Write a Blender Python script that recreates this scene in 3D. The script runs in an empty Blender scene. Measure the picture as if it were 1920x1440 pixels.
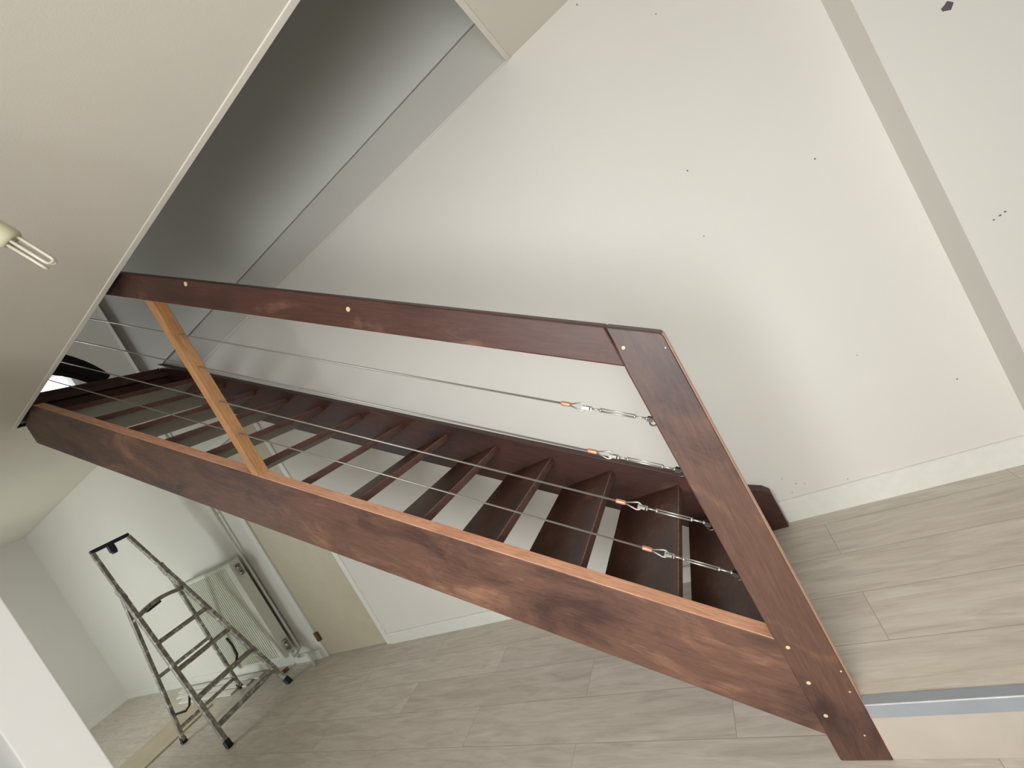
import bpy, bmesh, math, random
from mathutils import Vector, Matrix
random.seed(7)
S = bpy.context.scene
COL = S.collection

# ------------------------------------------------------------------ camera
FPX = 764.82
cd = bpy.data.cameras.new('camera'); cam = bpy.data.objects.new('camera', cd); COL.objects.link(cam)
cd.sensor_fit = 'HORIZONTAL'; cd.sensor_width = 36; cd.lens = 36 * FPX / 1920
cd.clip_start = .03; cd.clip_end = 60
R = Matrix(((0.78933074, 0.36553843, -0.49329366), (0.42153974, 0.26149573, 0.8682881), (0.44638685, -0.89330938, 0.05231764)))
cam.matrix_world = Matrix.Translation((0, 0, 1.25)) @ R.transposed().to_4x4()
S.camera = cam
S.view_settings.view_transform = 'Standard'; S.view_settings.look = 'None'
S.view_settings.gamma = 1; S.view_settings.use_curve_mapping = False
S.view_settings.exposure = -0.07

# ------------------------------------------------------------------ daylight
w = bpy.data.worlds.new('sky'); S.world = w; w.use_nodes = True
w.node_tree.nodes['Background'].inputs[0].default_value = (.86, .93, 1, 1)
w.node_tree.nodes['Background'].inputs[1].default_value = 4.0

def window_light(name, loc, size, direction, power, colour, spread):
    l = bpy.data.lights.new(name, 'AREA'); l.shape = 'RECTANGLE'; l.size, l.size_y = size; l.energy = power; l.color = colour; l.spread = math.radians(spread)
    o = bpy.data.objects.new(name, l); COL.objects.link(o); o.location = loc
    o.rotation_euler = Vector(direction).to_track_quat('-Z', 'Z').to_euler()
    return o
# each fills the opening of a real window of the room, with the size of its glass
window_light('window_daylight', (-.3, -1.12, 1.15), (1.6, 1.45), (-.06, 1, -.30), 43, (1, .98, .965), 145)
window_light('window_daylight', (-6.2, -1.12, .85), (1.6, 1.5), (.1, 1, -.12), 24, (.93, 1, .935), 150)
window_light('window_daylight', (-5.55, 1.7, 3.32), (.9, .3), (1, 0, 0), 34, (1, 1, .97), 180)

# ------------------------------------------------------------------ materials
def srgb(r, g, b):
    f = lambda c: (c / 255 / 12.92) if c / 255 <= .04045 else ((c / 255 + .055) / 1.055) ** 2.4
    return (f(r), f(g), f(b), 1)

class NT:
    def __init__(s, name):
        s.m = bpy.data.materials.new(name); s.m.use_nodes = True; s.t = s.m.node_tree
        s.b = s.t.nodes['Principled BSDF']
    def n(s, kind, **kw):
        x = s.t.nodes.new(kind)
        for k, v in kw.items():
            if hasattr(x, k): setattr(x, k, v)
        return x
    def l(s, a, b): s.t.links.new(a, b)
    def coords(s, scale=(1, 1, 1), rot=(0, 0, 0), loc=(0, 0, 0)):
        c = s.n('ShaderNodeTexCoord'); m = s.n('ShaderNodeMapping')
        m.inputs['Scale'].default_value = scale; m.inputs['Rotation'].default_value = rot; m.inputs['Location'].default_value = loc
        s.l(c.outputs['Object'], m.inputs[0]); return m.outputs[0]
    def noise(s, v, scale, detail=4, rough=.55, dist=0):
        x = s.n('ShaderNodeTexNoise'); x.inputs['Scale'].default_value = scale; x.inputs['Detail'].default_value = detail
        x.inputs['Roughness'].default_value = rough; x.inputs['Distortion'].default_value = dist
        s.l(v, x.inputs['Vector']); return x.outputs['Fac']
    def ramp(s, f, stops):
        x = s.n('ShaderNodeValToRGB'); e = x.color_ramp.elements
        e[0].position, e[0].color = stops[0]; e[1].position, e[1].color = stops[-1]
        for p, c in stops[1:-1]:
            k = e.new(p); k.color = c
        s.l(f, x.inputs[0]); return x.outputs[0]
    def mix(s, f, a, b, mode='MIX'):
        x = s.n('ShaderNodeMix', data_type='RGBA', blend_type=mode)
        if isinstance(f, float): x.inputs[0].default_value = f
        else: s.l(f, x.inputs[0])
        for i, v in ((6, a), (7, b)):
            if isinstance(v, tuple): x.inputs[i].default_value = v
            else: s.l(v, x.inputs[i])
        return x.outputs[2]
    def bump(s, h, strength, dist=.002):
        x = s.n('ShaderNodeBump'); x.inputs['Strength'].default_value = strength; x.inputs['Distance'].default_value = dist
        s.l(h, x.inputs['Height']); s.l(x.outputs[0], s.b.inputs['Normal'])

def plain(name, col, rough=.5, metal=0, vary=.08, scale=30, bump=0):
    k = NT(name); v = k.coords()
    f = k.noise(v, scale)
    d = tuple(c * (1 - vary) for c in col[:3]) + (1,)
    u = tuple(min(1, c * (1 + vary)) for c in col[:3]) + (1,)
    k.l(k.ramp(f, [(.35, d), (.65, u)]), k.b.inputs['Base Color'])
    k.b.inputs['Roughness'].default_value = rough; k.b.inputs['Metallic'].default_value = metal
    if bump: k.bump(f, bump)
    return k.m

def wall_mat(name, col, rough=.75, bump=.12):
    k = NT(name); v = k.coords()
    big = k.noise(v, .8, 3); small = k.noise(v, 160, 3, .6); scuff = k.noise(k.coords((1, 1, 3)), 5, 8, .75, .5)
    c2 = tuple(c * .955 for c in col[:3]) + (1,)
    a = k.ramp(big, [(.35, c2), (.65, col)])
    dirt = k.ramp(scuff, [(.0, (1, 1, 1, 1)), (.715, (1, 1, 1, 1)), (.78, (.86, .85, .83, 1))])
    k.l(k.mix(1.0, a, dirt, 'MULTIPLY'), k.b.inputs['Base Color'])
    k.b.inputs['Roughness'].default_value = rough
    k.bump(small, bump, .0015)
    return k.m

def wood_mat(name, dark, mid, light, ang=0.0, axis='Y', rough=.42, blotch=2.6, lightcut=.62, spec=.5, seed=0, haze=(.25, .19, .16, 1)):
    """stained timber, grain along local X turned by ang about `axis`"""
    k = NT(name)
    rot = (0, ang, 0) if axis == 'Y' else ((ang, 0, 0) if axis == 'X' else (0, 0, ang))
    base = k.coords(rot=rot, loc=(seed, seed * .7, 0))
    def st(v, sc):
        m = k.n('ShaderNodeMapping'); m.inputs['Scale'].default_value = sc; k.l(v, m.inputs[0]); return m.outputs[0]
    grain = k.noise(st(base, (5, 60, 60)), 2.2, 6, .65, .3)
    bl = k.noise(st(base, (1.0, 2.0, 2.2)), blotch, 6, .62, .6)
    fine = k.noise(st(base, (14, 160, 160)), 2, 3, .7)
    c = k.ramp(bl, [(.34, dark), (.49, mid), (lightcut - .04, mid), (.72, light)])
    g = k.ramp(grain, [(.28, (.68, .65, .63, 1)), (.5, (.97, .96, .95, 1)), (.72, (1.16, 1.16, 1.15, 1))])
    g2 = k.ramp(fine, [(.35, (.86, .86, .86, 1)), (.7, (1.08, 1.08, 1.08, 1))])
    c = k.mix(1.0, c, g, 'MULTIPLY'); c = k.mix(.8, c, g2, 'MULTIPLY')
    k.l(c, k.b.inputs['Base Color'])
    hz = k.noise(st(base, (2.5, 5, 5)), 2.4, 8, .75, 1.2)
    c = k.mix(k.ramp(hz, [(0, (0, 0, 0, 1)), (.5, (0, 0, 0, 1)), (.72, (.30, .30, .30, 1))]), c, haze)
    r = k.n('ShaderNodeMapRange'); r.inputs[3].default_value = rough - .1; r.inputs[4].default_value = rough + .2
    k.l(bl, r.inputs[0]); k.l(r.outputs[0], k.b.inputs['Roughness'])
    k.b.inputs['Specular IOR Level'].default_value = spec
    k.bump(grain, .12, .001)
    return k.m

SL = math.atan(.70)
M = {}
M['wall'] = wall_mat('painted_wall', srgb(222, 219, 211))
M['upper_wall'] = wall_mat('upper_wall_paint', srgb(212, 212, 206))
M['band'] = wall_mat('darker_grey_wall_tone', srgb(200, 198, 190))  # slightly darker and greyer than the wall below
M['ceiling'] = wall_mat('ceiling_paint', srgb(226, 221, 208), bump=.3)
M['bead'] = wall_mat('corner_bead_paint', srgb(232, 228, 216), bump=.2)
M['trim'] = plain('white_gloss_trim', srgb(226, 226, 218), .35, vary=.02)
M['pillar'] = wall_mat('white_pillar_paint', srgb(238, 238, 234))
M['door'] = plain('beige_door_paint', srgb(192, 184, 160), .45, vary=.03, scale=8)
M['brass'] = plain('aged_brass', srgb(110, 84, 52), .4, .7)
M['string'] = wood_mat('stained_mahogany_outer', srgb(70, 47, 41), srgb(104, 74, 60), srgb(152, 112, 88), -SL, lightcut=.58, rough=.55)
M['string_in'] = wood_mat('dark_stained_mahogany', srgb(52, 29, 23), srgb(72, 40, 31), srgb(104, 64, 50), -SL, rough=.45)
M['post'] = wood_mat('stained_mahogany_post', srgb(60, 38, 32), srgb(94, 66, 53), srgb(134, 100, 74), math.pi / 2, rough=.45, seed=6)
M['rail'] = wood_mat('stained_mahogany_rail', srgb(56, 32, 26), srgb(76, 47, 38), srgb(120, 88, 70), -SL, rough=.45, seed=9)
M['sand'] = wood_mat('sanded_bare_timber', srgb(224, 160, 126), srgb(236, 178, 144), srgb(244, 200, 170), -SL, rough=.6, seed=5, haze=(.8, .55, .42, 1))
M['edge'] = plain('pale_sanded_edge', srgb(240, 196, 172), .6, vary=.12)
M['pine'] = wood_mat('orange_brown_timber', srgb(164, 118, 76), srgb(186, 138, 92), srgb(206, 160, 116), math.pi / 2, rough=.55, seed=2, haze=(.5, .32, .18, 1))
M['plug'] = plain('pale_wood_plug', srgb(214, 190, 150), .6)
M['metal'] = plain('stainless_steel', srgb(186, 186, 180), .4, .85, vary=.05)
M['dark_metal'] = plain('dark_steel', srgb(84, 84, 76), .35, .9)
M['riser'] = plain('laminate_riser', srgb(182, 173, 160), .5, vary=.04, scale=9)
M['tarnished'] = plain('tarnished_copper', srgb(150, 112, 92), .3, .8)
M['copper'] = plain('copper_ferrule', srgb(214, 148, 122), .45, .5)
M['chrome'] = plain('chrome_valve', srgb(150, 146, 138), .2, 1)
M['rad'] = plain('radiator_enamel', srgb(222, 224, 210), .35, vary=.02)
M['pipe'] = plain('white_painted_pipe', srgb(220, 222, 212), .4, vary=.02)
M['blue'] = plain('dark_blue_plastic', srgb(30, 38, 66), .45)
M['rubber'] = plain('black_rubber', srgb(34, 38, 44), .6)
M['strap'] = plain('grey_black_strap', srgb(52, 52, 50), .7)
M['board'] = plain('beige_hardboard', srgb(200, 185, 162), .7, vary=.06, scale=6)
M['grey_strip'] = plain('grey_anodised_profile', srgb(150, 156, 161), .42, .12, vary=.04, scale=14)
M['bright_strip'] = plain('bright_profile_edge', srgb(232, 236, 238), .3, .3)
M['plastic'] = plain('ivory_lamp_plastic', srgb(200, 196, 164), .5, vary=.03)
M['tube'] = plain('white_lamp_tube', srgb(214, 208, 190), .3, vary=.02)
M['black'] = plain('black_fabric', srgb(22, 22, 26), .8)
M['scuff'] = plain('dark_scuff', srgb(96, 84, 88), .8)
M['seam'] = plain('dark_shadow_gap', srgb(70, 64, 58), .9)

def tread_mat():
    k = NT('dark_stained_tread'); v = k.coords()
    def st(sc):
        m = k.n('ShaderNodeMapping'); m.inputs['Scale'].default_value = sc; k.l(v, m.inputs[0]); return m.outputs[0]
    g = k.noise(st((60, 5, 60)), 2, 6, .65, .3); b = k.noise(st((3, 2, 3)), 2, 5, .6, .4); sp = k.noise(v, 55, 4, .7)
    oi = k.n('ShaderNodeObjectInfo')
    c = k.ramp(b, [(.3, srgb(58, 34, 28)), (.55, srgb(76, 46, 37)), (.8, srgb(122, 88, 72))])
    gg = k.ramp(g, [(.3, (.75, .75, .75, 1)), (.7, (1.15, 1.15, 1.15, 1))])
    c = k.mix(1.0, c, gg, 'MULTIPLY')
    s = k.ramp(sp, [(.0, (0, 0, 0, 1)), (.68, (0, 0, 0, 1)), (.75, (1, 1, 1, 1))])
    c = k.mix(s, c, srgb(150, 120, 110))
    k.l(c, k.b.inputs['Base Color']); k.b.inputs['Roughness'].default_value = .34
    k.bump(g, .1, .001); return k.m
M['tread'] = tread_mat()
M['scuffed'] = plain('scuffed_arris', srgb(120, 88, 78), .55, vary=.45, scale=45)
M['under'] = plain('underside_floor_bounce_tint', srgb(120, 110, 97), .6, vary=.1, scale=5)  # tread undersides: light reflected off the floor is put into this paler colour
M['tread_edge'] = wood_mat('scuffed_tread_edge', srgb(78, 46, 40), srgb(100, 66, 58), srgb(168, 136, 124), math.pi / 2, 'Z', rough=.5, blotch=9)

def alu_mat():
    k = NT('paint_flecked_aluminium'); v = k.coords()
    b = k.noise(v, 22, 6, .7, .4)
    c = k.ramp(b, [(.3, srgb(112, 104, 96)), (.44, srgb(150, 144, 136)), (.54, srgb(164, 160, 152)), (.62, srgb(228, 226, 218))])
    k.l(c, k.b.inputs['Base Color']); k.b.inputs['Metallic'].default_value = .45; k.b.inputs['Roughness'].default_value = .45
    return k.m
M['alu'] = alu_mat()

def floor_mat(name, x0, y0, width):
    """laminate planks running along X: seams at y0 + n*width, butt joints at x0 + n*1.22, half a plank further every other row"""
    k = NT(name); c = k.n('ShaderNodeTexCoord'); sp = k.n('ShaderNodeSeparateXYZ'); k.l(c.outputs['Object'], sp.inputs[0])
    def m(op, a, b=None, c3=None):
        x = k.n('ShaderNodeMath', operation=op)
        for i, v in enumerate((a, b, c3)):
            if v is None: continue
            if isinstance(v, (int, float)): x.inputs[i].default_value = v
            else: k.l(v, x.inputs[i])
        return x.outputs[0]
    ry = m('DIVIDE', m('SUBTRACT', sp.outputs[1], y0), width); row = m('FLOOR', ry); fy = m('SUBTRACT', ry, row)
    par = m('MODULO', m('ADD', row, 1000), 2)
    rx = m('ADD', m('DIVIDE', m('SUBTRACT', sp.outputs[0], x0), 1.22), m('MULTIPLY', par, .5)); cx = m('FLOOR', rx); fx = m('SUBTRACT', rx, cx)
    dy = m('MULTIPLY', m('MINIMUM', fy, m('SUBTRACT', 1, fy)), width); dx = m('MULTIPLY', m('MINIMUM', fx, m('SUBTRACT', 1, fx)), 1.22)
    seam = m('LESS_THAN', m('MINIMUM', dx, dy), .0011)
    comb = k.n('ShaderNodeCombineXYZ'); k.l(row, comb.inputs[0]); k.l(cx, comb.inputs[1])
    wn = k.n('ShaderNodeTexWhiteNoise'); k.l(comb.outputs[0], wn.inputs['Vector'])
    off = k.n('ShaderNodeVectorMath', operation='SCALE'); k.l(wn.outputs['Color'], off.inputs[0]); off.inputs['Scale'].default_value = 17
    add = k.n('ShaderNodeVectorMath', operation='ADD'); k.l(c.outputs['Object'], add.inputs[0]); k.l(off.outputs[0], add.inputs[1])
    def st(sc):
        q = k.n('ShaderNodeMapping'); q.inputs['Scale'].default_value = sc; k.l(add.outputs[0], q.inputs[0]); return q.outputs[0]
    g = k.noise(st((2.2, 16, 1)), 1.6, 7, .62, .9); g2 = k.noise(st((7, 90, 1)), 2, 4, .6); kn = k.noise(st((5, 11, 1)), 1.6, 2, .4)
    col = k.ramp(g, [(.28, srgb(188, 178, 165)), (.5, srgb(208, 199, 186)), (.72, srgb(221, 213, 202))])
    col = k.mix(1.0, col, k.ramp(g2, [(.3, (.95, .95, .95, 1)), (.7, (1.03, 1.03, 1.03, 1))]), 'MULTIPLY')
    pl = k.ramp(wn.outputs['Value'], [(0, (.93, .92, .91, 1)), (1, (1.03, 1.03, 1.03, 1))])
    col = k.mix(1.0, col, pl, 'MULTIPLY')
    col = k.mix(k.ramp(kn, [(.0, (0, 0, 0, 1)), (.79, (0, 0, 0, 1)), (.86, (.8, .8, .8, 1))]), col, srgb(92, 78, 66))
    col = k.mix(seam, col, srgb(164, 152, 138))
    k.l(col, k.b.inputs['Base Color']); k.b.inputs['Roughness'].default_value = .42
    k.b.inputs['Specular IOR Level'].default_value = .35
    return k.m
M['floor_low'] = floor_mat('grey_oak_laminate', -.502, 1.155, .1935)
M['floor_high'] = floor_mat('grey_oak_laminate_raised', .023, 1.266, .197)

def cable_mat():
    k = NT('twisted_wire'); c = k.coords((1, 1, 1), (0, .6, 0)); wv = k.n('ShaderNodeTexWave'); wv.inputs['Scale'].default_value = 110
    k.l(c, wv.inputs[0]); k.l(k.ramp(wv.outputs['Fac'], [(.2, srgb(84, 80, 74)), (.7, srgb(176, 172, 164))]), k.b.inputs['Base Color'])
    k.b.inputs['Metallic'].default_value = .6; k.b.inputs['Roughness'].default_value = .4; return k.m
M['cable'] = cable_mat()

g = NT('window_glass'); g.b.inputs['Transmission Weight'].default_value = 1; g.b.inputs['Roughness'].default_value = 0; g.b.inputs['IOR'].default_value = 1.02
M['glass'] = g.m

# ------------------------------------------------------------------ mesh helpers
def box(bm, a, b, mi=0):
    (x0, y0, z0), (x1, y1, z1) = a, b
    v = [bm.verts.new(p) for p in ((x0, y0, z0), (x1, y0, z0), (x1, y1, z0), (x0, y1, z0), (x0, y0, z1), (x1, y0, z1), (x1, y1, z1), (x0, y1, z1))]
    fs = [bm.faces.new([v[i] for i in q]) for q in ((0, 3, 2, 1), (4, 5, 6, 7), (0, 1, 5, 4), (1, 2, 6, 5), (2, 3, 7, 6), (3, 0, 4, 7))]
    for f in fs: f.material_index = mi
    return fs

def prism(bm, pts, y0, y1, plane='XZ', mi=0):
    """closed outline (counter-clockwise not required) given in a plane, pulled along the third axis"""
    def P(p, t):
        return {'XZ': (p[0], t, p[1]), 'XY': (p[0], p[1], t), 'YZ': (t, p[0], p[1])}[plane]
    a = [bm.verts.new(P(p, y0)) for p in pts]; b = [bm.verts.new(P(p, y1)) for p in pts]
    fs = [bm.faces.new(a), bm.faces.new(list(reversed(b)))]
    n = len(pts)
    for i in range(n): fs.append(bm.faces.new([a[(i + 1) % n], a[i], b[i], b[(i + 1) % n]]))
    for f in fs: f.material_index = mi
    return fs

def tube(bm, path, r, seg=10, closed=False, cap=True, mi=0):
    pts = [Vector(p) for p in path]; rings = []; n = len(pts); prev = None
    for i, p in enumerate(pts):
        if closed: t = (pts[(i + 1) % n] - pts[i - 1]).normalized()
        else: t = ((pts[min(i + 1, n - 1)] - pts[max(i - 1, 0)])).normalized()
        if prev is None:
            u = t.orthogonal().normalized()
        else:
            u = (prev - t * prev.dot(t)).normalized()
        prev = u; v = t.cross(u)
        rr = r[i] if isinstance(r, (list, tuple)) else r
        rings.append([bm.verts.new(p + (u * math.cos(2 * math.pi * k / seg) + v * math.sin(2 * math.pi * k / seg)) * rr) for k in range(seg)])
    m = n if closed else n - 1
    for i in range(m):
        a, b = rings[i], rings[(i + 1) % n]
        for k in range(seg):
            f = bm.faces.new([a[k], a[(k + 1) % seg], b[(k + 1) % seg], b[k]]); f.smooth = True; f.material_index = mi
    if not closed and cap:
        bm.faces.new(list(reversed(rings[0]))).material_index = mi; bm.faces.new(rings[-1]).material_index = mi

def bar(bm, p, q, w, h, up=(0, 1, 0), mi=0):
    """rectangular bar from p to q; w across `up`, h along it"""
    p, q = Vector(p), Vector(q); t = (q - p).normalized(); u = Vector(up); u = (u - t * u.dot(t)).normalized(); s = t.cross(u)
    v = []
    for c in (p, q):
        for a, b in ((-1, -1), (1, -1), (1, 1), (-1, 1)): v.append(bm.verts.new(c + s * a * w / 2 + u * b * h / 2))
    for f in ((0, 1, 2, 3), (7, 6, 5, 4), (0, 4, 5, 1), (1, 5, 6, 2), (2, 6, 7, 3), (3, 7, 4, 0)):
        bm.faces.new([v[i] for i in f]).material_index = mi

def obj(name, bm, mats, parent=None, bevel=0, seg=2, keep=False, **props):
    bmesh.ops.recalc_face_normals(bm, faces=bm.faces)
    me = bpy.data.meshes.new(name); bm.to_mesh(me); bm.free()
    o = bpy.data.objects.new(name, me); COL.objects.link(o)
    for m in (mats if isinstance(mats, (list, tuple)) else [mats]): me.materials.append(M[m])
    if parent is not None:
        o.parent = parent
        if not keep: o.matrix_parent_inverse = WORLD[parent].inverted()
    WORLD[o] = Matrix.Identity(4) if not keep else (WORLD.get(parent, Matrix.Identity(4)).copy())
    if bevel:
        b = o.modifiers.new('bevel', 'BEVEL'); b.width = bevel; b.segments = seg; b.limit_method = 'ANGLE'; b.angle_limit = math.radians(40)
        if len(me.materials) > 1 and props.pop('bevel_mat', None) is not None: b.material = len(me.materials) - 1
    props.pop('bevel_mat', None)
    for k, v in props.items(): o[k] = v
    return o
WORLD = {}

def thing(name, loc, label, category, group=None):
    o = bpy.data.objects.new(name, None); COL.objects.link(o); o.location = loc; o.empty_display_size = .1
    WORLD[o] = Matrix.Translation(loc); o['label'] = label; o['category'] = category
    if group: o['group'] = group
    return o

def NB(): return bmesh.new()
def structure(name, bm, mats, bevel=0, parent=None, **kw):
    o = obj(name, bm, mats, parent, bevel, **kw)
    if parent is None: o['kind'] = 'structure'
    return o

# ------------------------------------------------------------------ room shell
LOW, CEIL, SLAB = -.185, 2.3875, 2.6125
YW = 1.944                      # long wall
OX0, OX1, OY0 = -3.64, -.219, 1.056    # stair opening
YR = 1.087                      # riser of the raised floor
b = NB(); box(b, (-8.6, -3.2, LOW - .15), (4.6, 2.1, LOW)); structure('floor', b, 'floor_low')
b = NB(); fs = prism(b, [(-.104, YR), (4.5, YR), (4.5, YW - .002), (-.24, YW - .002), (-.24, 1.142), (-.104, 1.142)], LOW + .0005, 0, 'XY')
b.normal_update()
for f in fs:
    if abs(f.normal.z) < .5: f.material_index = 1
structure('floor_raised', b, ['floor_high', 'riser'])
# long wall with its door opening, below the ceiling slab and in the stair well
DX0, DX1, DZ = -3.80, -3.0, 1.815
b = NB()
box(b, (-8.6, YW, LOW), (DX0, YW + .12, CEIL)); box(b, (DX0, YW, DZ), (DX1, YW + .12, CEIL)); box(b, (DX1, YW, LOW), (4.6, YW + .12, CEIL))
wall_back = structure('wall_back', b, 'wall')
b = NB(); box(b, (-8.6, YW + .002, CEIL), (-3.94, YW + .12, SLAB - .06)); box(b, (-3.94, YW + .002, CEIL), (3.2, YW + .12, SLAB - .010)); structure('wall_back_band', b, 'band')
b = NB(); box(b, (-3.94, YW - .003, SLAB - .005), (3.2, YW + .12, 5.0)); structure('wall_back_upper', b, 'upper_wall')
b = NB(); box(b, (-3.93, YW + .006, SLAB - .012), (3.2, YW + .1, SLAB + .002)); structure('trim_1', b, 'seam')
b = NB(); box(b, (.752, 1.79, 0), (4.5, YW, CEIL)); wall_breast = structure('wall_back_projection', b, 'wall')
b = NB()
box(b, (-8.55, -1.36, LOW), (-8.40, YW, CEIL))
structure('wall_left', b, 'wall')
b = NB(); box(b, (4.5, -1.36, LOW), (4.65, YW, CEIL)); structure('wall_right', b, 'wall')
b = NB()
for x0, x1, z0, z1 in ((-8.4, -7.05, LOW, CEIL), (-7.05, -5.35, LOW, .05), (-7.05, -5.35, 1.65, CEIL), (-5.35, -1.1, LOW, CEIL), (.7, 4.5, LOW, CEIL), (-1.1, .7, LOW, .38), (-1.1, .7, 1.92, CEIL)):
    box(b, (x0, -1.36, z0), (x1, -1.21, z1))
structure('wall_front', b, 'wall')
def window_frame(n, a0, a1, z0, z1, c0, c1, along):
    b = NB(); t = .05
    def bb(p0, p1, q0, q1):
        if along == 'x': box(b, (p0, c0, q0), (p1, c1, q1))
        else: box(b, (c0, p0, q0), (c1, p1, q1))
    bb(a0, a0 + t, z0, z1); bb(a1 - t, a1, z0, z1); bb(a0, a1, z0, z0 + t); bb(a0, a1, z1 - t, z1)
    return structure('window_%d' % n, b, 'trim')
window_frame(1, -1.1, .7, .38, 1.92, -1.33, -1.25, 'x')
window_frame(2, -7.05, -5.35, .05, 1.65, -1.33, -1.25, 'x')
# ceiling slab around the opening
b = NB()
box(b, (-8.6, -3.2, CEIL), (OX0, YW, SLAB - .06)); box(b, (OX1, -3.2, CEIL), (4.65, YW, SLAB)); box(b, (OX0, -3.2, CEIL), (OX1, OY0, SLAB))
structure('ceiling', b, 'ceiling')
b = NB()
box(b, (OX0 - .02, OY0 - .022, CEIL - .004), (OX1 + .02, OY0, CEIL + .02)); box(b, (OX1, OY0, CEIL - .004), (OX1 + .022, YW, CEIL + .02)); box(b, (OX0 - .02, OY0, CEIL - .004), (OX0, YW, CEIL + .02))
structure('trim_2', b, 'bead', bevel=.002)
b = NB()
bar(b, (OX0, YW - .001, CEIL), (OX1, YW - .001, CEIL), .010, .005); structure('trim_3', b, 'wall')
# partition end by the camera's left
b = NB(); box(b, (-2.9, .258, LOW), (-2.2, .398, CEIL)); structure('wall_partition', b, 'pillar', bevel=.004)
# skirting boards
b = NB()
prism(b, [(YW, LOW), (YW - .015, LOW), (YW - .015, LOW + .078), (YW - .010, LOW + .084), (YW, LOW + .084)], -8.4, DX0 - .055, 'YZ')
structure('baseboard_back', b, 'trim')
b = NB()
prism(b, [(YW, LOW), (YW - .015, LOW), (YW - .015, LOW + .078), (YW - .010, LOW + .084), (YW, LOW + .084)], DX1 + .045, -.245, 'YZ')
structure('baseboard_back_low', b, 'trim')
b = NB()
prism(b, [(YW, 0), (YW - .016, 0), (YW - .016, .094), (YW - .008, .102), (YW, .102)], -.098, .752, 'YZ')
prism(b, [(1.79, 0), (1.774, 0), (1.774, .094), (1.782, .102), (1.79, .102)], .736, 4.5, 'YZ')
box(b, (.736, 1.79, 0), (.752, YW, .1)); structure('baseboard_right', b, 'trim')
b = NB(); box(b, (-8.4, -1.2, LOW), (-8.385, YW - .015, LOW + .084)); structure('baseboard_left', b, 'trim')
# upstairs shell seen through the stair well
b = NB()
box(b, (-3.94, YW + .12, SLAB - .06), (-3.82, 3.2, 5)); box(b, (-5.75, 3.2, SLAB - .06), (-3.8, 3.3, 5))
structure('wall_recess_upper', b, 'upper_wall')
b = NB(); bar(b, (-3.935, YW - .012, SLAB), (-3.935, YW - .012, 5), .05, .02); structure('trim_4', b, 'band')
WY0, WY1, WZ0, WZ1 = 1.2, 2.20, 3.14, 3.50
b = NB()
for y0, y1, z0, z1 in ((-1.5, WY0, SLAB - .06, 5), (WY1, 3.3, SLAB - .06, 5), (WY0, WY1, SLAB - .06, WZ0), (WY0, WY1, WZ1, 5)): box(b, (-5.75, y0, z0), (-5.6, y1, z1))
structure('wall_left_upper', b, 'upper_wall')
b = NB()
for y0, y1, z0, z1 in ((WY0, WY1, WZ0, WZ0 + .035), (WY0, WY1, WZ1 - .035, WZ1), (WY0, WY0 + .035, WZ0, WZ1), (WY1 - .035, WY1, WZ0, WZ1)): box(b, (-5.7, y0, z0), (-5.58, y1, z1))
win = structure('window_3', b, 'trim')
b = NB(); box(b, (-5.66, WY0, WZ0), (-5.655, WY1, WZ1)); obj('pane', b, 'glass', win)
b = NB(); box(b, (-8.6, -3.2, SLAB - .06), (OX0, YW, SLAB - .045)); box(b, (-5.75, YW + .12, SLAB - .2), (-3.8, 3.3, SLAB - .045)); box(b, (-5.75, YW, SLAB - .06), (-3.94, YW + .12, SLAB - .045))
structure('floor_upper', b, 'string_in')
b = NB(); box(b, (-5.75, -1.6, SLAB), (3.2, -1.5, 5)); box(b, (3.05, -1.5, SLAB), (3.2, 3.3, 5)); structure('wall_front_upper', b, 'upper_wall')
b = NB(); box(b, (-5.75, -1.6, 5), (3.2, 3.3, 5.1)); structure('ceiling_upper', b, 'upper_wall')

# door
b = NB(); box(b, (DX0 + .025, YW + .004, LOW + .006), (DX1 - .012, YW + .044, DZ - .012)); door = structure('door_1', b, 'door', bevel=.002)
b = NB()
for x0, x1 in ((DX0 - .045, DX0 + .022), (DX1 - .01, DX1 + .035)):
    box(b, (x0, YW - .010, LOW), (x1, YW + .05, DZ + .035))
box(b, (DX0 - .045, YW - .010, DZ - .01), (DX1 + .035, YW + .05, DZ + .035)); obj('door_frame', b, 'trim', door, .003)
for z in (.016, 1.55):
    b = NB(); tube(b, [(DX0 + .026, YW - .009, z - .042), (DX0 + .026, YW - .009, z + .042)], .008); box(b, (DX0 + .005, YW - .013, z - .04), (DX0 + .05, YW + .004, z + .04)); obj('hinge', b, 'brass', door)

# marks on the walls, each a thin chip of plaster or dirt
def chip(n, x, y, z, sx, sz, parent):
    b = NB(); k = 9; pts = []
    for i in range(k):
        a = 2 * math.pi * i / k; r = random.uniform(.6, 1.15); pts.append((x + math.cos(a) * r * sx, z + math.sin(a) * r * sz))
    prism(b, pts, y - .0016, y + .001); return obj(n, b, 'scuff', parent)
for x, z, sx, sz in ((.923, 1.513, .017, .015), ):
    chip('plaster_chip', x, 1.79, z, sx, sz, wall_breast)
for x, z, sx, sz in ((.82, .893, .0035, .002), (.836, .897, .004, .0025), (.849, .901, .003, .003)):
    chip('scuff_mark', x, 1.79, z, sx, sz, wall_breast)
for x, z, sx, sz in ((.553, 1.34, .004, .0025), (.116, 2.35, .002, .005), (.331, 2.116, .002, .0025), (.186, 1.56, .002, .005), (.0, .16, .0028, .0022), (.03, .15, .002, .002), (-.04, .20, .0025, .0015), (.18, .118, .003, .002), (-.03, .125, .002, .0015),
                     (.13, 1.30, .002, .004), (.4, .6, .002, .003), (.63, .38, .002, .003)):
    chip('scuff_mark', x, YW, z, sx, sz, wall_back)

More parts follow.
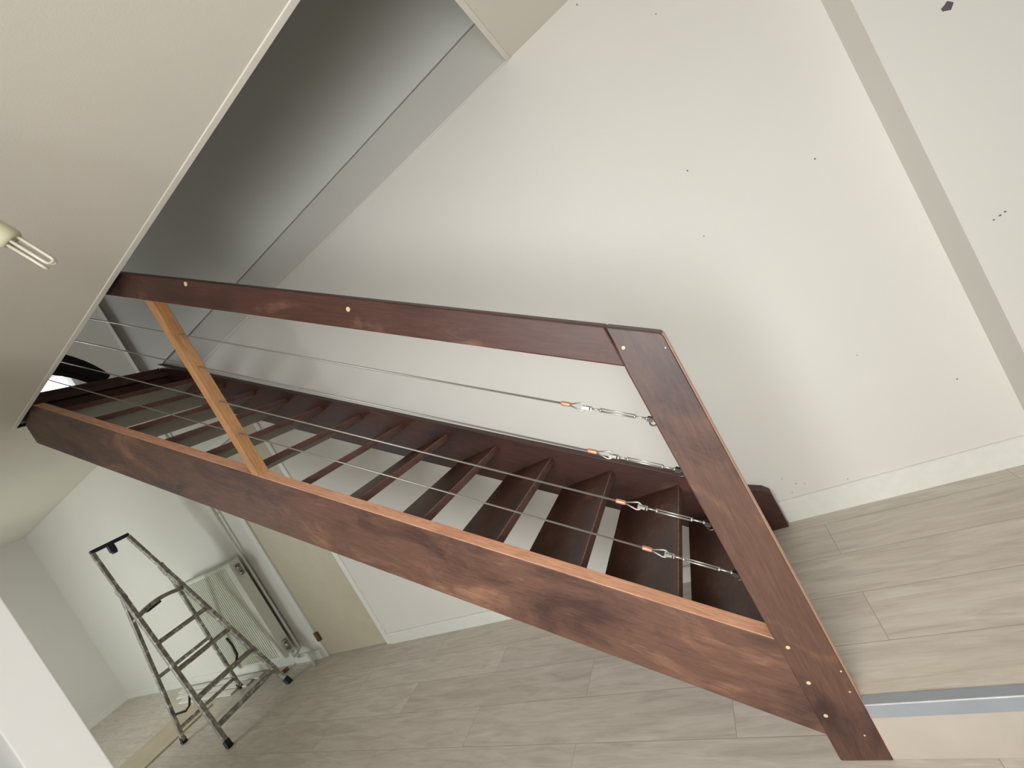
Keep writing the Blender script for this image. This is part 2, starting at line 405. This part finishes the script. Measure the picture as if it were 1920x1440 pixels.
# metal edging along the step
st = thing('edging_profile', (-.1, 1.086, 0), 'grey metal edging strip with a bright ridge along the step edge of the raised floor', 'trim')
b = NB(); box(b, (-.103, 1.078, 0), (4.5, 1.104, .0025)); obj('top_flange', b, 'grey_strip', st)
b = NB(); box(b, (-.103, 1.0795, -.043), (4.5, 1.0862, -.002)); obj('front_flange', b, 'grey_strip', st)
b = NB(); tube(b, [(-.103, 1.0785, .0005), (4.5, 1.0785, .0005)], .0022, 8); obj('ridge', b, 'bright_strip', st, label='bright ridge of the strip')
# ------------------------------------------------------------------ staircase
YA, YB = 1.083, 1.138           # outer face and inner face of the outer string
stair = thing('staircase', (-.165, 1.1, LOW), 'open-riser mahogany staircase with wire cable railing rising along the white wall', 'staircase')
def zt(x): return .066 + .697 * -x
def zb(x): return -.256 + .696 * -x
b = NB()
fs = prism(b, [(-.2235, zb(-.2235)), (-.2235, zt(-.2235)), (-3.37, zt(-3.37)), (-3.60, CEIL - .004), (-3.60, zb(-3.60))], YA + .001, YB)
b.normal_update()
for f in fs:
    c = f.calc_center_median()
    if abs(c.y - (YA + YB) / 2) < .01 and abs(c.z - zt(c.x)) < .02: f.material_index = 1
obj('outer_stringer', b, ['string', 'sand'], stair, .004, label='outer string with a sanded orange top edge')
b = NB()
prism(b, [(-.104, 0), (-.104, .175), (-.125, .198), (-.2, .232), (-3.60, .095 + .697 * 3.6), (-3.60, -.228 + .696 * 3.6), (-.335, .005), (-.335, 0)][:6] + [(-.34, -.228 + .696 * .34), (-.34, .0), ], 1.898, YW)
obj('inner_stringer', b, 'string_in', stair, .003, label='dark inner string fixed to the wall')
# treads: one built, the rest copied
b = NB()
fs = box(b, (-.297, YB, -.033), (0, 1.898, 0))
for f in fs:
    if f.calc_center_median().x > -.001: f.material_index = 1
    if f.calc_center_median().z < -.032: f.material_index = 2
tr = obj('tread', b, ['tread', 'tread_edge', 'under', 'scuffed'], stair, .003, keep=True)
tr.modifiers['bevel'].material = 3
def put(o, parent, loc):
    o.parent = parent; o.matrix_parent_inverse = WORLD[parent].inverted(); o.location = loc
TR = [(-.185 - .257 * k, .162 + .18 * k) for k in range(13)]
put(tr, stair, (TR[0][0], 0, TR[0][1]))
for x, z in TR[1:]:
    c = tr.copy(); COL.objects.link(c); put(c, stair, (x, 0, z))
b = NB(); box(b, (-3.64, YB, 2.465), (-3.515, 1.898, 2.502)); box(b, (-3.638, YB, 2.33), (-3.545, 1.898, 2.465)); obj('landing_beam', b, 'string_in', stair, .003)
b = NB(); box(b, (-3.638, YB, 2.502), (-3.60, 1.898, 2.568)); obj('landing_fascia', b, 'string_in', stair, .002)

def ray_round(c, a0, a1, r, n=5):
    return [(c[0] + r * math.cos(a0 + (a1 - a0) * i / n), c[1] + r * math.sin(a0 + (a1 - a0) * i / n)) for i in range(n + 1)]
# newel post, its top cut along the slope with a rounded corner
b = NB()
top = lambda x: 1.048 + .7085 * -x
pts = [(-.104, LOW), (-.104, 1.06)] + ray_round((-.126, 1.110), 0, math.radians(54.7), .022, 8) + [(-.2225, top(-.2225)), (-.2225, 1.16), (-.2285, 1.07), (-.2285, LOW)]
fs = prism(b, pts, YA, YB + .004)
for f in fs:
    c = f.calc_center_median()
    if abs(c.x + .104) < .002: f.material_index = 1
newel = obj('newel_post', b, ['post', 'edge'], stair, .004)
for x, z, r in ((-.206, 1.133, .0048), (-.206, .195, .0052), (-.203, .078, .0052), (-.205, -.031, .0052), (-.115, 1.085, .002), (-.12, .04, .0022), (-.115, .105, .0022), (-.14, -.10, .0022)):
    b = NB(); tube(b, [(x, YA - .0012, z), (x, YA + .004, z)], r, 12); obj('wood_plug', b, 'plug', newel)
# handrail
rt = lambda x: 1.048 + .7085 * -x
rb = lambda x: .925 + .7045 * -x
b = NB(); fs = prism(b, [(-.2235, rb(-.2235)), (-.2235, rt(-.2235)), (-3.6, rt(-3.6)), (-3.6, rb(-3.6))], YA + .001, YB + .002)
b.normal_update()
for f in fs:
    c = f.calc_center_median()
    if abs(c.y - (YA + YB) / 2) < .01 and abs(c.z - rb(c.x)) < .02: f.material_index = 1
rail = obj('handrail', b, ['rail', 'edge'], stair, .005)
for x, z, r in ((-.936, 1.666, .008), (-1.588, 2.155, .009)):
    b = NB(); tube(b, [(x, YA - .0006, z), (x, YA + .004, z)], r, 14); obj('wood_plug', b, 'plug', rail)
b = NB(); box(b, (-3.7, YA, 2.42), (-3.6, YB, 3.75)); obj('upper_newel_post', b, 'post', stair, .004)
# baluster
b = NB()
xa, xb = -1.882, -1.845
prism(b, [(xa, zt(xa) - .004), (xb, zt(xb) - .004), (xb, rb(xb) + .004), (xa, rb(xa) + .004)], YA + .002, YB + .001)
obj('baluster', b, 'pine', stair, .003, label='light orange-brown baluster')
# wire cables with their fittings; local X runs up the slope
TH = math.atan(.709); YC = 1.11
def cab_mat(z): return Matrix.Translation((-.229, YC, z)) @ Matrix(((-math.cos(TH), 0, math.sin(TH)), (0, -1, 0), (math.sin(TH), 0, math.cos(TH)))).to_4x4()
def fittings():
    L = (3.6 - .229) / math.cos(TH)
    b = NB(); tube(b, [(.252, 0, 0), (L, 0, 0)], .0030, 10); out = [('railing_cable', b, 'cable')]
    b = NB(); tube(b, [(.236, 0, 0), (.24, 0, 0), (.262, 0, 0), (.266, 0, 0)], [.0055, .0068, .0068, .0055], 12); out.append(('ferrule', b, 'copper'))
    b = NB(); pts = []
    for i in range(21):          # teardrop loop
        t = i / 20 * 2 * math.pi; r = .0122
        if t < math.radians(110) or t > math.radians(250): pts.append((.203 - r * math.cos(t), 0, r * math.sin(t)))
        else: pass
    a = [p for p in pts if p[2] >= 0]; c = [p for p in pts if p[2] < 0]
    path = [(.238, 0, .002)] + list(reversed(a)) + list(reversed(c)) + [(.238, 0, -.002)]
    tube(b, path, .0022, 8); out.append(('thimble', b, 'metal'))
    b = NB()
    tube(b, [(.198, -.008, -.001), (.198, .008, -.001)], .0048, 12)                   # clevis pin
    box(b, (.178, -.0058, -.0042), (.202, -.0036, .0042)); box(b, (.178, .0036, -.0042), (.202, .0058, .0042)); box(b, (.174, -.0058, -.0042), (.181, .0058, .0042))
    tube(b, [(.15, 0, 0), (.177, 0, 0)], .0026, 8)
    for x in (.148, .054): tube(b, [(x - .002, 0, 0), (x - .001, 0, 0), (x + .003, 0, 0), (x + .004, 0, 0)], [.004, .006, .006, .004], 12)
    for zz in (-.0034, .0044): tube(b, [(.054, 0, zz), (.148, 0, zz)], .0017 if zz > 0 else .0025, 8)
    tube(b, [(.024, 0, 0), (.056, 0, 0)], .0026, 8); tube(b, [(.020, 0, 0), (.026, 0, 0)], .0046, 10)
    out.append(('turnbuckle', b, 'metal'))
    b = NB(); box(b, (.006, -.0065, -.006), (.021, -.003, .006)); box(b, (.006, .003, -.0065), (.021, .0065, .006)); tube(b, [(.012, -.009, 0), (.012, .009, 0)], .004, 10)
    ring = [(.004 + .0095 * math.cos(2 * math.pi * i / 16), 0, -.008 + .0095 * math.sin(2 * math.pi * i / 16)) for i in range(16)]
    tube(b, ring, .0022, 8, closed=True); tube(b, [(-.012, 0, -.004), (.004, 0, -.002)], .0035, 8)
    out.append(('eye_screw', b, 'dark_metal')); return out
F = fittings(); first = None
parts = []
for n, bm_, m in F:
    bmesh.ops.recalc_face_normals(bm_, faces=bm_.faces); me = bpy.data.meshes.new(n); bm_.to_mesh(me); bm_.free(); me.materials.append(M[m]); parts.append((n, me))
for z in (.914, .752, .578, .413):
    c = bpy.data.objects.new('railing_cable', parts[0][1]); COL.objects.link(c); c.parent = stair
    c.matrix_parent_inverse = WORLD[stair].inverted(); c.matrix_basis = cab_mat(z)
    for n, me in parts[1:]:
        q = bpy.data.objects.new(n, me); COL.objects.link(q); q.parent = c
        if n == 'ferrule': q['label'] = 'copper ferrule'
        if n == 'eye_screw': q['label'] = 'dark eye screw and ring'

# ------------------------------------------------------------------ step ladder
lad = thing('step_ladder', (-4.5, 1.48, LOW), 'open paint-splashed aluminium step ladder with a dark blue top rail beside the radiator', 'ladder')
ym = 1.455
def front(z, s):   # point on a front rail, s=-1 near, +1 far
    t = (z - LOW) / 1.355
    return Vector((-4.06 - .325 * (z - LOW), 1.467 - .025 * t + s * (.255 - .108 * t), z))
def rear(z, s):
    t = (z - LOW) / 1.33
    return Vector((-4.96 + .47 * t, 1.513 - .07 * t + s * (.247 - .092 * t), z))
for s in (-1, 1):
    b = NB(); bar(b, front(LOW + .03, s), front(1.19, s), .052, .028); obj('front_rail', b, 'alu', lad, .003)
    b = NB(); bar(b, front(1.17, s) + Vector((-.0, 0, 0)), front(1.55, s), .042, .024); obj('guard_rail', b, 'alu', lad, .003)
    b = NB(); bar(b, rear(LOW + .03, s), rear(1.15, s), .042, .024); obj('rear_rail', b, 'alu', lad, .003)
    for fn, r in ((front, .028), (rear, .022)):
        b = NB(); p = fn(LOW, s); q = fn(LOW + .055, s); bar(b, p + Vector((0, 0, .012)), q, r * 1.9, .036); box(b, (p.x - .026, p.y - .02, LOW + .0005), (p.x + .026, p.y + .02, LOW + .02)); obj('rubber_foot', b, 'rubber', lad, .006)
    b = NB(); p = front(1.16, s); bar(b, p + Vector((.012, -.0, -.05)), p + Vector((-.025, 0, .055)), .062, .03); bar(b, p + Vector((0, 0, -.02)), rear(1.02, s), .034, .026); obj('hinge_joint', b, 'alu', lad, .005)
for z, wdt in ((-.03, .05), (.21, .06), (.455, .06), (.70, .06)):
    b = NB(); a, c = front(z, -1), front(z, 1); o_ = Vector((-.02, 0, 0)); bar(b, a + o_, c + o_, .026, wdt, up=(1, 0, 0))
    for k in (-.4, 0, .4): bar(b, a + o_ + Vector((k * wdt, 0, .0145)), c + o_ + Vector((k * wdt, 0, .0145)), .003, .005, up=(1, 0, 0))
    obj('tread', b, 'alu', lad, .002)
# curved top platform bar
b = NB(); a, c = front(.945, -1), front(.945, 1); n = 10
pth = [a.lerp(c, i / n) + Vector((-.03, 0, .035 * math.sin(math.pi * i / n))) for i in range(n + 1)]
for i in range(n): bar(b, pth[i], pth[i + 1] + (pth[i + 1] - pth[i]) * .02, .03, .07, up=(1, 0, 0))
obj('top_platform', b, 'alu', lad, .003)
b = NB(); bar(b, pth[2] + Vector((0, 0, -.022)), pth[5] + Vector((0, 0, -.024)), .016, .05, up=(1, 0, 0)); obj('platform_catch', b, 'rubber', lad, .003)
for s in (-1, 1):
    b = NB(); p = rear(.93, s); q = front(.945, s); bar(b, p, q, .02, .01); obj('spreader', b, 'alu', lad, .002)
for z in (-.055, .425):
    b = NB(); bar(b, rear(z, -1), rear(z, 1), .014, .03, up=(0, 0, 1)); obj('rear_brace', b, 'alu', lad, .002)
    for s in (-1, 1): pass
# top rail with tool hook
b = NB(); a, c = front(1.565, -1), front(1.565, 1)
bar(b, a + Vector((0, -.012, 0)), c + Vector((0, .012, 0)), .030, .036, up=(1, 0, 0)); tr_ = obj('top_rail', b, 'blue', lad, .007)
m_ = a.lerp(c, .48); b = NB(); box(b, (m_.x - .02, m_.y - .022, 1.49), (m_.x + .02, m_.y + .022, 1.56)); box(b, (m_.x - .02, m_.y - .014, 1.475), (m_.x + .02, m_.y + .018, 1.50)); obj('tool_hook', b, 'blue', lad, .005)
b = NB(); tube(b, [(-4.36, 1.64, .39), (-4.3, 1.625, .33), (-4.25, 1.60, .25), (-4.22, 1.56, .218), (-4.21, 1.50, .21)], .009, 8); obj('safety_strap', b, 'strap', lad)
b = NB(); tube(b, [(-4.7, 1.385, .26), (-4.7, 1.37, .16), (-4.7, 1.335, .09), (-4.7, 1.30, .075), (-4.77, 1.25, .10), (-4.83, 1.265, .12)], .009, 8); obj('safety_strap', b, 'strap', lad)

# ------------------------------------------------------------------ radiator
rad = thing('radiator', (-4.6, 1.87, -.02), 'white ribbed panel radiator with chrome valves on the wall behind the step ladder', 'radiator')
x0, x1, z0, z1 = -5.10, -4.06, -.02, .94
yf, yb = 1.80, 1.885
b = NB()          # fluted front panel
n = 27; pitch = (x1 - .09 - x0 - .03) / n; top = []
prof = [(x0, yf + .012), (x0 + .03, yf)]
for i in range(n):
    xx = x0 + .03 + i * pitch; prof += [(xx + pitch * .15, yf), (xx + pitch * .3, yf + .007), (xx + pitch * .7, yf + .007), (xx + pitch * .85, yf)]
prof += [(x1 - .06, yf), (x1 - .004, yf), (x1, yf + .012)]
prof += [(x1, yf + .02), (x0, yf + .02)]
prism(b, prof, z0 + .02, z1 - .03, 'XY'); box(b, (x0, yf + .002, z1 - .032), (x1, yf + .02, z1 - .006)); box(b, (x0, yf + .002, z0), (x1, yf + .02, z0 + .022))
obj('front_panel', b, 'rad', rad)
b = NB(); box(b, (x0, yb - .018, z0), (x1, yb, z1 - .01)); obj('rear_panel', b, 'rad', rad, .004)
for x in (x0 - .002, x1 - .002):
    b = NB(); box(b, (x, yf + .008, z0 + .02), (x + .005, yb - .002, z1)); obj('side_cover', b, 'rad', rad, .001)
b = NB(); box(b, (x0, yf + .004, z1 - .004), (x1, yf + .012, z1 + .004)); box(b, (x0, yb - .01, z1 - .004), (x1, yb, z1 + .004))
for i in range(52): xx = x0 + (x1 - x0) * i / 51; box(b, (xx - .003, yf + .004, z1 - .002), (xx + .003, yb - .002, z1 + .002))
obj('top_grille', b, 'rad', rad)
for z, up in ((.88, -1), (.045, 1)):
    b = NB(); yy = 1.84
    tube(b, [(x1, yy, z), (x1 + .028, yy, z)], .012, 12); tube(b, [(x1 + .028, yy, z), (x1 + .03, yy - .0, z + up * .02), (x1 + .03, yy, z + up * .07)], [.016, .014, .012], 12)
    tube(b, [(x1 + .012, yy, z), (x1 + .022, yy, z)], .018, 6); tube(b, [(x1 + .03, yy, z + up * .055), (x1 + .03, yy, z + up * .085)], .017, 8)
    tube(b, [(x1 + .03, yy, z), (x1 + .055, yy - .01, z + .005)], .015, 12)
    obj('valve', b, 'chrome', rad)
for xx in (x0 + .25, x1 - .28):
    b = NB(); box(b, (xx, yb, .3), (xx + .03, YW - .001, .7)); obj('bracket', b, 'rad', rad)

pipe = thing('heating_pipe', (-4.05, 1.92, -.03), 'white vertical heating pipe on the wall between the radiator and the beige door', 'pipe')
b = NB(); tube(b, [(-4.065, 1.918, CEIL - .002), (-4.065, 1.918, -.01), (-4.062, 1.91, -.028), (-4.05, 1.895, -.04), (-4.03, 1.872, -.043), (-4.03, 1.84, -.043), (-4.03, 1.84, .0)], .011, 12); obj('riser', b, 'pipe', pipe)
for z in (.35, 1.35):
    b = NB(); ringp = [(-4.065 + .0135 * math.cos(2 * math.pi * i / 14), 1.918 + .0135 * math.sin(2 * math.pi * i / 14), z) for i in range(14)]
    tube(b, ringp, .003, 6, closed=True); box(b, (-4.069, 1.93, z - .004), (-4.061, YW, z + .004)); obj('pipe_clip', b, 'pipe', pipe)
b = NB(); tube(b, [(-4.03, 1.865, -.072), (-3.9, 1.860, -.060), (-3.878, 1.859, -.064), (-3.87, 1.858, -.085), (-3.869, 1.858, LOW + .001)], .0125, 12)
o = obj('floor_pipe', b, 'pipe'); o['label'] = 'short white bent pipe running from the lower radiator valve into the floor'; o['category'] = 'pipe'
b = NB(); tube(b, [(-4.03, 1.84, -.043), (-4.03, 1.865, -.06), (-4.03, 1.865, -.072)], .0125, 12); obj('pipe_elbow', b, 'pipe', pipe)

b = NB(); tube(b, [(-4.36, 1.80, LOW + .016), (-4.31, 1.88, LOW + .016)], .015, 14); cp = obj('copper_pipe_offcut', b, 'tarnished'); cp['label'] = 'short copper pipe offcut lying on the floor by the skirting under the radiator'; cp['category'] = 'pipe'

# ------------------------------------------------------------------ loose boards on the lower floor
b = NB(); box(b, (-5.80, .45, LOW + .0005), (-5.21, 1.615, LOW + .014)); o = obj('floor_board', b, 'board', None, .002); o['label'] = 'flat beige hardboard sheet lying on the floor behind the ladder feet'; o['category'] = 'board'
wl = ['white loose skirting length on the floor, the longest one nearest the wall', 'white loose skirting length on the floor, the middle one of three', 'white loose skirting length on the floor, the one furthest from the wall']
for i, (a, c, y) in enumerate(((-6.55, -4.75, 1.865), (-6.4, -4.85, 1.79), (-6.15, -5.0, 1.715))):
    b = NB(); box(b, (a, y - .032, LOW + .0005), (c, y + .032, LOW + .018)); o = obj('loose_skirting', b, 'trim', None, .004)
    o['label'] = wl[i]; o['category'] = 'skirting board'; o['group'] = 'loose white skirting lengths under the radiator'

# ------------------------------------------------------------------ compact fluorescent bulb
base = Vector((-1.20, .5, 2.078)); dr = Vector((0, .545, -.84)).normalized()
bulb = thing('ceiling_bulb', base, 'bare white compact fluorescent bulb hanging from the ceiling', 'light bulb')
u = Vector((1, 0, 0)); v_ = dr.cross(u)
b = NB(); tube(b, [base - dr * .075, base - dr * .055, base - dr * .03, base - dr * .0, base + dr * .014, base + dr * .02], [.013, .014, .024, .0265, .026, .021], 20); obj('lamp_base', b, 'plastic', bulb)
for k in range(3):
    b = NB(); ang = k * 2 * math.pi / 3 + .2; c0 = u * math.cos(ang) + v_ * math.sin(ang); t0 = dr.cross(c0)
    off = c0 * .0125; h = .0085; Ls = .092
    path = [base + off + t0 * h + dr * .012, base + off + t0 * h + dr * (Ls - .006)] + [base + off + t0 * h * math.cos(a) + dr * (Ls - .006 + .007 * math.sin(a)) for a in (math.pi * q / 6 for q in range(1, 6))] + [base + off - t0 * h + dr * (Ls - .006), base + off - t0 * h + dr * .012]
    tube(b, path, .0037, 10); obj('lamp_tube', b, 'tube', bulb)
b = NB(); p = base - dr * .07; tube(b, [p, p - dr * .05, p + Vector((0, -.075, .13)), Vector((-1.20, p.y - .11, CEIL))], [.016, .006, .004, .004], 8); obj('cord', b, 'plastic', bulb)

# ------------------------------------------------------------------ upstairs, seen past the stair head
b = NB(); n = 14; cx, cy, cz = -3.86, 1.18, 2.50
prev = None; outer = []; inner = []
for i in range(n + 1):
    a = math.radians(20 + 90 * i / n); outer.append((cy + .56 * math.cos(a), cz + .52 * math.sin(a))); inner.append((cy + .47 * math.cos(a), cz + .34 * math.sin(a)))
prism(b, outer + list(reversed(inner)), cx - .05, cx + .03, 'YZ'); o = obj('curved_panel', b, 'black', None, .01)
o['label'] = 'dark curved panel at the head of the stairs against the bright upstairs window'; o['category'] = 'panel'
